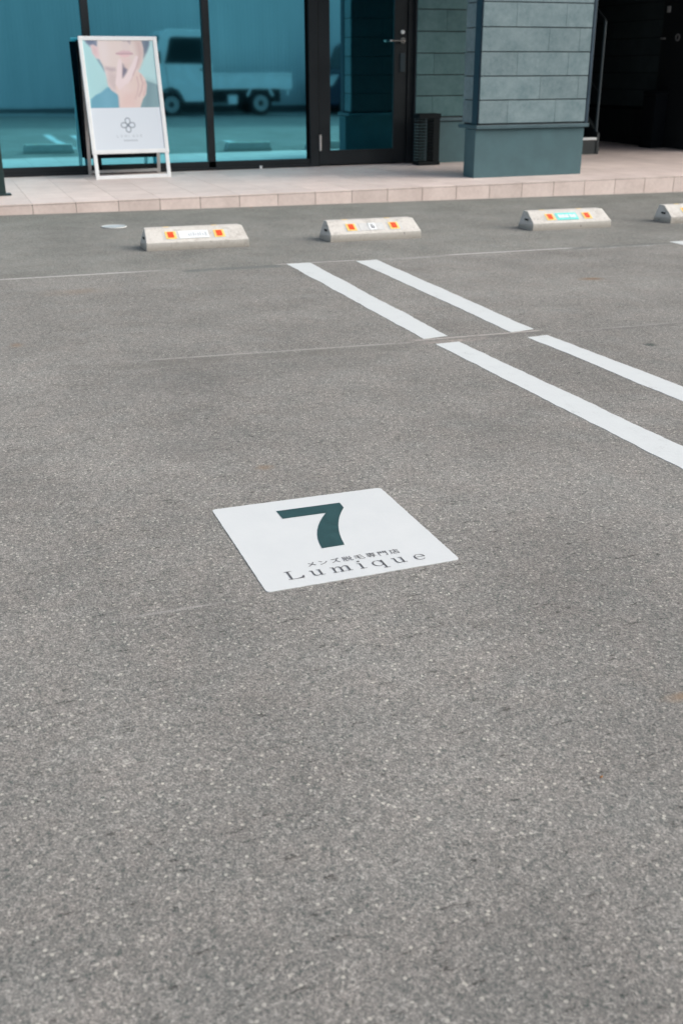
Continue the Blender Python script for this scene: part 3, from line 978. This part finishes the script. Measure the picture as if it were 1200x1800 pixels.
def stop_plate(root, kind):
    if kind == 'white':
        g = MB(); slope_quad(g, .205, .385, .16, .76, .0035); p = g.build('name_plate', MAT['plate'], root)
        g = MB()
        for i in range(7):
            slope_quad(g, .262 + i * .014, .262 + i * .014 + .008 - .002 * (i % 2), .34, .50 + .05 * (i % 3), .0048, .001)
        slope_quad(g, .362, .374, .30, .60, .0048, .001)
        g.build('faded_lettering', MAT['markgrey'], p)
    elif kind == 'number':
        g = MB(); slope_quad(g, .212, .380, .14, .76, .0022); p = g.build('blank_plate', MAT['plategrey'], root)
        g = MB(); slope_quad(g, .276, .324, .16, .74, .0045); q = g.build('number_plate', MAT['plate'], p)
        g = MB()
        for a, b, c, d in ((.292, .297, .30, .62), (.2975, .308, .30, .36), (.2975, .308, .43, .49), (.308, .312, .30, .49), (.2975, .308, .58, .62)):
            slope_quad(g, a, b, c, d, .0056, .001)
        g.build('digit', MAT['ink'], q)
    elif kind == 'teal':
        g = MB(); slope_quad(g, .205, .372, .14, .78, .0035); p = g.build('name_plate', MAT['teal'], root)
        g = MB()
        x_ = .222
        for i, wd in enumerate((.014, .014, .015, .014, .012, 0, .016, .014, .012)):
            if wd:
                slope_quad(g, x_, x_ + wd, .32, .62 - .03 * (i % 2), .0050, .001)
                x_ += wd + .0025
            else: x_ += .008
        g.build('white_lettering', MAT['plate'], p)


stops = [
    (1.088, 6.160, 'white', 'worn concrete wheel stop with a blank white plate, nearest the round lid'),
    (2.232, 6.165, 'number', 'concrete wheel stop with a small white number tile, second from the left'),
    (3.712, 6.250, 'teal', 'concrete wheel stop with a teal name plate'),
    (4.856, 6.290, 'white', 'concrete wheel stop cut off by the right edge, beside the short white line'),
]
sg = 'concrete wheel stops along the walkway'
protos = make_stop()


def copy_tree(o, parent=None):
    c = o.copy(); COL.objects.link(c); c.parent = parent
    for ch in list(o.children): copy_tree(ch, c)
    return c


roots = [protos] + [copy_tree(protos) for _ in range(3)]
for (x_, y_, kd, lb), r_ in zip(stops, roots):
    r_.location = (x_, y_, gz(x_, y_) - .001)
    r_.rotation_euler = (GROT[0], GROT[1], R({1.088: .3, 2.232: 1.2, 3.712: .4}.get(x_, .3)))
    tag(r_, lb, 'wheel stop', sg)
    stop_plate(r_, kd)


# ================================================================= ROAD MARKINGS
def paint_strip(name, quad, label, group=None, jag=.0034, th=.0012, mat='paint'):
    """quad: 4 ground points in order; edges get a slightly ragged outline and a real film thickness"""
    pts = []
    rr = random.Random(int(quad[0][0] * 1000 + quad[0][1] * 77))
    for i in range(4):
        a = Vector(quad[i]); b = Vector(quad[(i + 1) % 4]); L = (b - a).length
        k = max(2, int(L / .018)); nn = Vector((-(b - a).y, (b - a).x)).normalized()
        drift = 0
        for j in range(k):
            drift = drift * .8 + rr.uniform(-jag, jag) * .6
            p = a.lerp(b, j / k) + nn * (drift if j else 0)
            pts.append(p)
    cx_ = sum(p.x for p in pts) / len(pts); cy_ = sum(p.y for p in pts) / len(pts); cz_ = gz(cx_, cy_)
    g = MB((cx_, cy_, cz_))
    n_ = len(pts)
    top_ = [(p.x, p.y, gz(p.x, p.y) + th) for p in pts]
    bot = [(p.x, p.y, gz(p.x, p.y) - .001) for p in pts]
    # outer skirt slopes, to keep the edge soft
    g.add(top_ + bot, [tuple(range(n_))] + [(i, n_ + i, n_ + (i + 1) % n_, (i + 1) % n_) for i in range(n_)])
    o = g.build(name, MAT[mat])
    o.location = (cx_, cy_, cz_)
    tag(o, label, 'road marking', group)
    return o


pg = 'white parking bay lines'
paint_strip('parking_line', [(1.731, 5.492), (1.704, 3.640), (1.816, 3.656), (1.866, 5.487)], 'far section of the left white bay line, ending behind the parking number sign', pg)
paint_strip('parking_line', [(1.712, 3.547), (1.737, 1.98), (1.860, 1.98), (1.817, 3.553)], 'near section of the left white bay line, widest and brightest line at right', pg)
paint_strip('parking_line', [(2.127, 5.462), (2.090, 3.634), (2.205, 3.652), (2.256, 5.470)], 'far section of the right white bay line, in front of the middle wheel stops', pg)
paint_strip('parking_line', [(2.108, 3.532), (2.140, 2.30), (2.262, 2.30), (2.203, 3.540)], 'near section of the right white bay line, cut by the right edge', pg)
paint_strip('parking_line', [(4.292, 5.545), (4.236, 4.1), (4.36, 4.1), (4.420, 5.545)], 'tip of a white bay line at the right edge below the last wheel stop', pg)

# small round lid set in the ground
lo = empty('access_lid', (1.078, 7.28, gz(1.078, 7.28)), GROT)
tag(lo, 'small round pale metal lid in the asphalt behind the leftmost wheel stop', 'lid')
g = MB(); g.tube((0, 0, -.004), (0, 0, .005), .078, .075, n=40); g.build('cover', MAT['lid'], lo)
g = MB(); g.torus((0, 0, .003), (0, 0, 1), .081, .004, n=40); g.build('ring', MAT['plategrey'], lo)

# dry leaf bits
def leaf(x_, y_, s_, rz, label):
    g = MB()
    pts = [(-.5, 0), (-.2, .22), (.15, .25), (.5, .02), (.2, -.2), (-.2, -.16)]
    vs = [(p[0] * s_, p[1] * s_, .002 + .12 * s_ * math.sin(i * 1.7) ** 2) for i, p in enumerate(pts)]
    vb = [(a, b, c - .0008) for a, b, c in vs]
    g.add([(0, 0, .004)] + vs + [(0, 0, .0032)] + vb, [(0, 1 + i, 1 + (i + 1) % 6) for i in range(6)] + [(7, 8 + (i + 1) % 6, 8 + i) for i in range(6)] + [(1 + i, 8 + i, 8 + (i + 1) % 6, 1 + (i + 1) % 6) for i in range(6)])
    o = g.build('dry_leaf', MAT['leaf']); o.location = (x_, y_, gz(x_, y_)); o.rotation_euler.z = rz
    tag(o, label, 'leaf')


leaf(.792, 1.033, .007, .4, 'tiny orange leaf scrap on the bare asphalt of the foreground')

leaf(2.27, 8.085, .030, 1.1, 'small brown leaf lying at the foot of the tiled step, behind the first wheel stop')
leaf(3.47, 8.10, .022, 2.3, 'tiny brown leaf at the foot of the tiled step, behind the second wheel stop')

# ================================================================= NUMBER SIGN ON THE GROUND
SXc, SYc = .7145, 1.994
SG = empty('parking_number_sign', (SXc, SYc, gz(SXc, SYc)), GROT)
tag(SG, 'white square ground sign with a dark green 7 and the name of a shop', 'ground sign')
g = MB()
cor = [(-.2155, -.2285), (.2165, -.2195), (.2160, .2240), (-.2155, .2245)]
rp = []
for i in range(4):
    p = Vector(cor[i]); a = (Vector(cor[i - 1]) - p).normalized(); b = (Vector(cor[(i + 1) % 4]) - p).normalized(); rad = .012
    for k in range(6):
        t = k / 5
        rp.append(p + a * rad * (1 - t) ** 2 + b * rad * t ** 2)
out = []
rr = random.Random(5)
for i in range(len(rp)):
    a = rp[i]; b = rp[(i + 1) % len(rp)]; k = max(1, int((b - a).length / .008)); nn = Vector((-(b - a).y, (b - a).x)).normalized() if (b - a).length > 0 else Vector((0, 0))
    for j in range(k): out.append(a.lerp(b, j / k) + (nn * rr.uniform(-.0006, .0006) if j else nn * 0))
g.prism([(p.x, p.y) for p in out], 'z', -.001, .0016)
g.build('sheet', MAT['sheet'], SG)


def flat_poly(name, polys, mat, parent, z=.0022):
    g = MB()
    for k, pl in enumerate(polys):
        g.add([(p[0], p[1], z + .00012 * (k % 5)) for p in pl], [tuple(range(len(pl)))])
    return g.build(name, MAT[mat], parent)


def curve(p0, p1, p2, n_=8):
    return [((1 - t) ** 2 * p0[0] + 2 * t * (1 - t) * p1[0] + t * t * p2[0], (1 - t) ** 2 * p0[1] + 2 * t * (1 - t) * p1[1] + t * t * p2[1]) for t in [i / n_ for i in range(n_ + 1)]]


seven = [(-.0745, .1640), (-.0740, .1150), (.0325, .1150)] + curve((.0325, .1150), (-.0345, .0300), (-.0425, -.0690))[1:] + \
        curve((.0105, -.0680), (.0240, .0450), (.0835, .1310)) + [(.0850, .1635)]
flat_poly('digit', [seven], 'green', SG)


# serif lettering drawn as strokes (units: x-height = 1)
def stroke(pts, ws):
    """polyline with a width per point -> one polygon"""
    L, R_ = [], []
    for i, p in enumerate(pts):
        a = Vector(pts[max(0, i - 1)]); b = Vector(pts[min(len(pts) - 1, i + 1)])
        d = (b - a).normalized(); nn = Vector((-d.y, d.x)); w_ = ws[i] / 2 if isinstance(ws, (list, tuple)) else ws / 2
        L.append((p[0] + nn.x * w_, p[1] + nn.y * w_)); R_.append((p[0] - nn.x * w_, p[1] - nn.y * w_))
    return L + R_[::-1]


def ring(cx_, cy_, rx, ry, th, tv, a0=0, a1=360, n_=26):
    o_, i_ = [], []
    for k in range(n_ + 1):
        t = R(a0 + (a1 - a0) * k / n_)
        o_.append((cx_ + rx * math.cos(t), cy_ + ry * math.sin(t)))
        i_.append((cx_ + (rx - tv) * math.cos(t), cy_ + (ry - th) * math.sin(t)))
    return [(o_[k], o_[k + 1], i_[k + 1], i_[k]) for k in range(n_)]


def rc(x0, y0, x1, y1): return [(x0, y0), (x1, y0), (x1, y1), (x0, y1)]


V, HN = .135, .062     # thick stem, hairline
G_ = {
    'L': [rc(.16, 0, .16 + V, 1.45), rc(0, 0, .62, HN), rc(0, 1.45 - HN, .50, 1.45), [(.62, 0), (1.05, 0), (1.12, .42), (1.02, .42), (.90, .14), (.62, HN)]],
    'u': [rc(.12, .26, .12 + V, 1.0), rc(-.04, 1 - HN, .12, 1), stroke(curve((.205, .30), (.20, .02), (.48, .045)) + curve((.48, .045), (.66, .06), (.76, .30))[1:], [.135, .13, .13, .12, .11, .10, .09, .085, .08, .07, .065, .06, .06, .06, .06, .06, .06]),
          rc(.72, 0, .72 + V, 1.0), rc(.56, 1 - HN, .72, 1), rc(.89, 0, 1.05, HN)],
    'm': [rc(.12, 0, .12 + V, 1.0), rc(-.04, 1 - HN, .12, 1), rc(-.04, 0, .45, HN * .95),
          stroke(curve((.27, .68), (.42, .98), (.60, .95)) + curve((.60, .95), (.78, .92), (.765, .62))[1:], [.06] * 6 + [.07, .08, .09, .10, .12, .13, .135, .135, .135, .135, .135]), rc(.68, 0, .68 + V, .64), rc(.53, 0, 1.0, HN * .95),
          stroke(curve((.83, .68), (.98, .98), (1.16, .95)) + curve((1.16, .95), (1.34, .92), (1.325, .62))[1:], [.06] * 6 + [.07, .08, .09, .10, .12, .13, .135, .135, .135, .135, .135]), rc(1.24, 0, 1.24 + V, .64), rc(1.09, 0, 1.56, HN * .95)],
    'i': [rc(.16, 0, .16 + V, 1.0), rc(0, 1 - HN, .16, 1), rc(0, 0, .49, HN), ring(.24, 1.36, .11, .11, .109, .109)],
    'q': [ring(.47, .5, .45, .52, .055, .13, 12, 348), rc(.80, -.45, .80 + V, 1.0), rc(.63, -.45 - HN * .2, 1.13, -.45 + HN * .8)],
    'e': [ring(.48, .5, .47, .52, .055, .13, 8, 318), rc(.14, .50, .94, .50 + HN)],
}


def word(items, xh, parent, mat):
    for ch, x0, x1, y0 in items:
        g = MB(); k = 0
        wid = {'L': 1.12, 'u': 1.09, 'm': 1.60, 'i': .49, 'q': 1.13, 'e': .95}[ch]
        sx = (x1 - x0) / wid
        flat_ = []
        for pl in G_[ch]:
            k += 1
            flat_ += [(q_, k) for q_ in pl] if isinstance(pl[0][0], tuple) else [(pl, k)]
        for pl, k_ in flat_:
            g.add([(x0 + (p[0] + .02) * sx, y0 + p[1] * xh, .0022 + .00010 * k_) for p in pl], [tuple(range(len(pl)))])
        bmesh.ops.triangulate(g.bm, faces=list(g.bm.faces))
        g.build('letter', MAT[mat], parent)


word([('L', -.1580, -.1215, -.1915), ('u', -.1060, -.0765, -.1918), ('m', -.0600, -.0155, -.1920), ('i', -.0010, .0140, -.1925), ('q', .0300, .0620, -.1925), ('u', .0785, .1075, -.1930), ('e', .1265, .1525, -.1930)],
     .0255, SG, 'ink')


# eight spaced characters
SP = '\u30e1\u30f3\u30ba\u8131\u6bdb\u5c02\u9580\u5e97'
step = (.0935 + .0965) / 7
chars = MB()
for i, ch in enumerate(SP):
    cu_ = bpy.data.curves.new('t', 'FONT'); cu_.body = ch; cu_.size = 1; cu_.resolution_u = 3; cu_.offset = 0.0
    to = bpy.data.objects.new('t', cu_); COL.objects.link(to)
    m_ = bpy.data.meshes.new_from_object(to.evaluated_get(bpy.context.evaluated_depsgraph_get()))
    bpy.data.objects.remove(to)
    xs = [v.co.x for v in m_.vertices]
    mid = (min(xs) + max(xs)) / 2
    s_ = .0238
    chars.add([(-.0905 + i * step + (v.co.x - mid) * s_, -.1455 + v.co.y * s_, .0022) for v in m_.vertices], [tuple(p.vertices) for p in m_.polygons])
    bpy.data.meshes.remove(m_)
chars.build('small_lettering', MAT['ink'], SG)

# ================================================================= BEHIND THE CAMERA (seen in the shop windows)
# warehouse
WH = empty('warehouse', (8, -7.3, gz(8, -7.3)))
tag(WH, 'warehouse wall of pale ribbed steel behind the truck, mirrored in the shop windows', 'building')
g = MB((8, -7.3, gz(8, -7.3)))
xx = -12.0; pr_ = []
while xx < 28:
    pr_ += [(xx, -7.3), (xx + .055, -7.3), (xx + .063, -7.292), (xx + .087, -7.292), (xx + .095, -7.3)]
    xx += .10
pr_ += [(28, -7.3), (28, -7.6), (-12, -7.6)]
g.prism(pr_, 'z', .10, 5.6)
g.build('cladding', MAT['cladding'], WH)
g = MB((8, -7.3, gz(8, -7.3))); g.box((-12, -7.6, -.5), (28, -7.29, .098)); g.build('base_course', MAT['kerbdark'], WH)
g = MB((8, -7.3, gz(8, -7.3))); g.box((-12.1, -14, 5.61), (28.1, -7.1, 5.75)); g.build('roof', MAT['cap'], WH)


def wheel(root, O, x_, y_, r_, wd, side, spokes=0):
    """O: world origin offset of the thing; y_ = outer face"""
    zc = O[2] + r_
    g = MB(O)
    y1 = y_ - side * wd
    g.tube((x_, y_ - side * .012, zc), (x_, y1, zc), r_, n=36)
    g.torus((x_, y_ - side * .02, zc), (0, 1, 0), r_ - .03, .028, n=36)
    tyre = g.build('wheel', MAT['rubber'], root)
    g = MB(O)
    if spokes:
        g.torus((x_, y_ - side * .005, zc), (0, 1, 0), r_ * .66, .014, n=32)
        for k in range(spokes):
            a = 2 * math.pi * k / spokes
            g.bar((x_ + .05 * math.cos(a), y_ - side * .002, zc + .05 * math.sin(a)), (x_ + r_ * .64 * math.cos(a), y_ - side * .002, zc + r_ * .64 * math.sin(a)), .035, .02, (0, 1, 0))
        g.tube((x_, y_ - side * .02, zc), (x_, y_ + side * .012, zc), .06, n=20)
    else:
        g.tube((x_, y_ - side * .03, zc), (x_, y_ + side * .002, zc), r_ * .64, r_ * .60, n=32)
        g.torus((x_, y_ + side * .004, zc), (0, 1, 0), r_ * .62, .012, n=32)
    rim = g.build('rim', MAT['rim'], tyre)
    g = MB(O); g.tube((x_, y_, zc), (x_, y_ + side * .03, zc), r_ * .24, r_ * .2, n=20); g.build('hub', MAT['rubber'], tyre)


# kei truck, nose towards -X, its right side towards the shop
TX, TY = 6.75, -6.05
TZ = gz(TX, TY)
tr = empty('flatbed_truck', (TX, TY, TZ), (0, 0, 0))
tag(tr, 'small white flatbed truck parked by the ribbed warehouse wall, mirrored in the shop windows', 'truck')
TO = (TX, TY, TZ)
yR = -5.36; yL = -6.80        # right (visible) and left flanks
X0 = 5.02                      # nose


def tz(z): return TZ + z


cab = [(X0 + .02, .42), (X0, .62), (X0 + .01, .98), (X0 + .03, 1.10), (X0 + .28, 1.78), (X0 + .36, 1.86), (X0 + .48, 1.90), (X0 + 1.30, 1.90), (X0 + 1.36, 1.85), (X0 + 1.40, .98), (X0 + 1.38, .33), (X0 + .78, .33),
       (X0 + .70, .50), (X0 + .62, .60), (X0 + .46, .66), (X0 + .28, .62), (X0 + .18, .50), (X0 + .12, .36)]
g = MB(TO); g.prism([(p[0], tz(p[1])) for p in cab], 'y', yL, yR, .02)
cabo = g.build('cab', MAT['truckwhite'], tr)
g = MB(TO)
g.prism([(X0 + .34, tz(1.17)), (X0 + .48, tz(1.68)), (X0 + .54, tz(1.74)), (X0 + 1.24, tz(1.74)), (X0 + 1.29, tz(1.70)), (X0 + 1.31, tz(1.15))], 'y', yR - .02, yR + .004, .002)
g.build('side_window', MAT['carglass'], cabo)
g = MB(TO)
g.add([(X0 + .045, yL + .08, tz(1.15)), (X0 + .045, yR - .08, tz(1.15)), (X0 + .250, yR - .06, tz(1.76)), (X0 + .250, yL + .06, tz(1.76)), (X0 + .025, yL + .08, tz(1.15)), (X0 + .025, yR - .08, tz(1.15)), (X0 + .230, yR - .06, tz(1.76)), (X0 + .230, yL + .06, tz(1.76))],
      [(0, 1, 2, 3), (4, 5, 6, 7), (0, 1, 5, 4), (1, 2, 6, 5), (2, 3, 7, 6), (3, 0, 4, 7)])
g.build('windscreen', MAT['carglass'], cabo)
g = MB(TO); g.box((X0 + 1.17, yR, tz(1.02)), (X0 + 1.30, yR + .015, tz(1.055)), .004); g.build('door_handle', MAT['under'], cabo)
for a, b in (((X0 + .36, 1.10), (X0 + .40, .66)), ((X0 + 1.335, 1.66), (X0 + 1.335, .36))):
    g = MB(TO); g.bar((a[0], yR + .001, tz(a[1])), (b[0], yR + .001, tz(b[1])), .008, .006, (0, 1, 0))
    g.build('door_gap', MAT['under'], cabo)
g = MB(TO); g.box((X0 + .16, yR + .02, tz(1.18)), (X0 + .22, yR + .17, tz(1.42)), .015); g.build('wing_mirror', MAT['under'], cabo)
for yy in (yR - .22, yL + .05):
    g = MB(TO); g.box((X0 - .012, yy, tz(.70)), (X0 + .03, yy + .17, tz(.86)), .008); g.build('headlight', MAT['lamp'], cabo)
g = MB(TO); g.box((X0 - .02, yL + .02, tz(.36)), (X0 + .10, yR - .02, tz(.54)), .015); g.build('bumper', MAT['truckwhite'], cabo)
# bed
bx0, bx1 = X0 + 1.45, X0 + 3.45
g = MB(TO)
g.box((bx0, yR - .03, tz(.60)), (bx1, yR + .012, tz(.885)), .006)
g.box((bx0, yR - .035, tz(.905)), (bx1, yR + .016, tz(.955)), .010)
g.box((bx0 + .005, yR - .03, tz(.884)), (bx1 - .005, yR + .002, tz(.906)))
g.build('side_gate', MAT['truckwhite'], tr)
g = MB(TO)
g.box((bx0, yL, tz(.62)), (bx1, yL + .03, tz(.95)), .006)
g.build('side_gate', MAT['truckwhite'], tr)
g = MB(TO); g.box((bx1 - .03, yL + .032, tz(.60)), (bx1, yR - .037, tz(.95)), .006); g.build('tail_gate', MAT['truckwhite'], tr)
g = MB(TO); g.box((bx0, yL + .032, tz(.60)), (bx1 - .033, yR - .037, tz(.65))); g.build('bed_floor', MAT['truckwhite'], tr)
g = MB(TO); g.box((bx0 + .01, yL + .05, tz(.96)), (bx0 + .04, yR - .05, tz(1.18)), .008); g.build('head_rack', MAT['truckwhite'], tr)
g = MB(TO); g.box((X0 + .8, yL + .25, tz(.30)), (bx1 - .25, yR - .18, tz(.598)), .01); g.box((X0 + .72, yL + .05, tz(.22)), (bx0 + .02, yR - .04, tz(.36)), .01); g.build('chassis', MAT['under'], tr)
rw = X0 + 2.66
for dx in (-.34, .30):
    g = MB(TO); g.bar((rw + dx, yR - .02, tz(.44)), (rw + dx * .72, yR - .02, tz(.60)), .05, .02, (0, 1, 0)); g.build('mudguard_stay', MAT['truckwhite'], tr)
g = MB(TO); g.box((X0 + 1.86, yR - .18, tz(.26)), (X0 + 2.08, yR - .06, tz(.46)), .015); g.build('battery_box', MAT['truckwhite'], tr)
g = MB(TO); g.box((bx1 - .13, yR - .06, tz(.46)), (bx1 - .07, yR - .02, tz(.60)), .005); g.build('tail_bracket', MAT['truckwhite'], tr)
for x_ in (X0 + .45, rw):
    wheel(tr, TO, x_, yR - .03, .275, .15, 1)
    wheel(tr, TO, x_, yL + .03, .275, .15, -1)

# dark blue boxy car behind the truck's tail
CX, CY = 11.1, -6.1
CZ = gz(CX, CY)
ca_ = empty('parked_car', (CX, CY, CZ))
tag(ca_, 'dark blue tall car parked behind the truck, mirrored in the glass of the shop door', 'car')
CO = (CX, CY, CZ)
cR, cL = -5.30, -6.95
N0 = 9.40
prof = [(N0 + .04, .24), (N0, .40), (N0 + .01, .72), (N0 + .06, .90), (N0 + .42, 1.02), (N0 + .50, 1.08), (N0 + .74, 1.62), (N0 + .86, 1.70), (N0 + 1.0, 1.74), (N0 + 3.1, 1.74), (N0 + 3.35, 1.66), (N0 + 3.42, 1.1), (N0 + 3.42, .4), (N0 + 3.38, .24),
        (N0 + 3.10, .24), (N0 + 3.02, .50), (N0 + 2.75, .64), (N0 + 2.48, .50), (N0 + 2.40, .24), (N0 + .97, .24), (N0 + .89, .50), (N0 + .62, .64), (N0 + .36, .50), (N0 + .28, .24)]
g = MB(CO); g.prism([(p[0], CZ + p[1]) for p in prof], 'y', cL, cR, .05)
cb = g.build('body', MAT['carblue'], ca_)
for a in ([(N0 + .66, 1.10), (N0 + .86, 1.58), (N0 + 1.45, 1.61), (N0 + 1.45, 1.08)], [(N0 + 1.53, 1.08), (N0 + 1.53, 1.61), (N0 + 2.4, 1.61), (N0 + 2.4, 1.08)], [(N0 + 2.48, 1.08), (N0 + 2.48, 1.61), (N0 + 3.12, 1.58), (N0 + 3.2, 1.08)]):
    g = MB(CO); g.prism([(p[0], CZ + p[1]) for p in a], 'y', cR - .02, cR + .003, .001); g.build('side_window', MAT['carglass'], cb)
g = MB(CO)
q = [(N0 + .515, 1.12), (N0 + .725, 1.59)]
g.add([(q[0][0], cL + .12, CZ + q[0][1]), (q[0][0], cR - .12, CZ + q[0][1]), (q[1][0], cR - .16, CZ + q[1][1]), (q[1][0], cL + .16, CZ + q[1][1]),
       (q[0][0] - .02, cL + .12, CZ + q[0][1] + .016), (q[0][0] - .02, cR - .12, CZ + q[0][1] + .016), (q[1][0] - .02, cR - .16, CZ + q[1][1] + .016), (q[1][0] - .02, cL + .16, CZ + q[1][1] + .016)],
      [(0, 1, 2, 3), (4, 5, 6, 7), (0, 1, 5, 4), (1, 2, 6, 5), (2, 3, 7, 6), (3, 0, 4, 7)])
g.build('windscreen', MAT['carglass'], cb)
for yy, s_ in ((cR, 1), (cL, -1)):
    g = MB(CO)
    g.prism([(N0 - .005, CZ + .70), (N0 + .03, CZ + .88), (N0 + .12, CZ + .95), (N0 + .26, CZ + .98), (N0 + .20, CZ + .86), (N0 + .10, CZ + .72)], 'y', yy - s_ * .14, yy + s_ * .004, .004)
    g.build('headlight', MAT['lamp'], cb)
    g = MB(CO); g.box((N0 + .66, yy + s_ * .02, CZ + 1.16), (N0 + .78, yy + s_ * .18, CZ + 1.36), .03); g.build('wing_mirror', MAT['carblue'], cb)
for yy in (cR, cL):
    for x_ in (N0 + .62, N0 + 2.75):
        wheel(ca_, CO, x_, yy - (.02 if yy == cR else -.02), .315, .19, 1 if yy == cR else -1, 7)
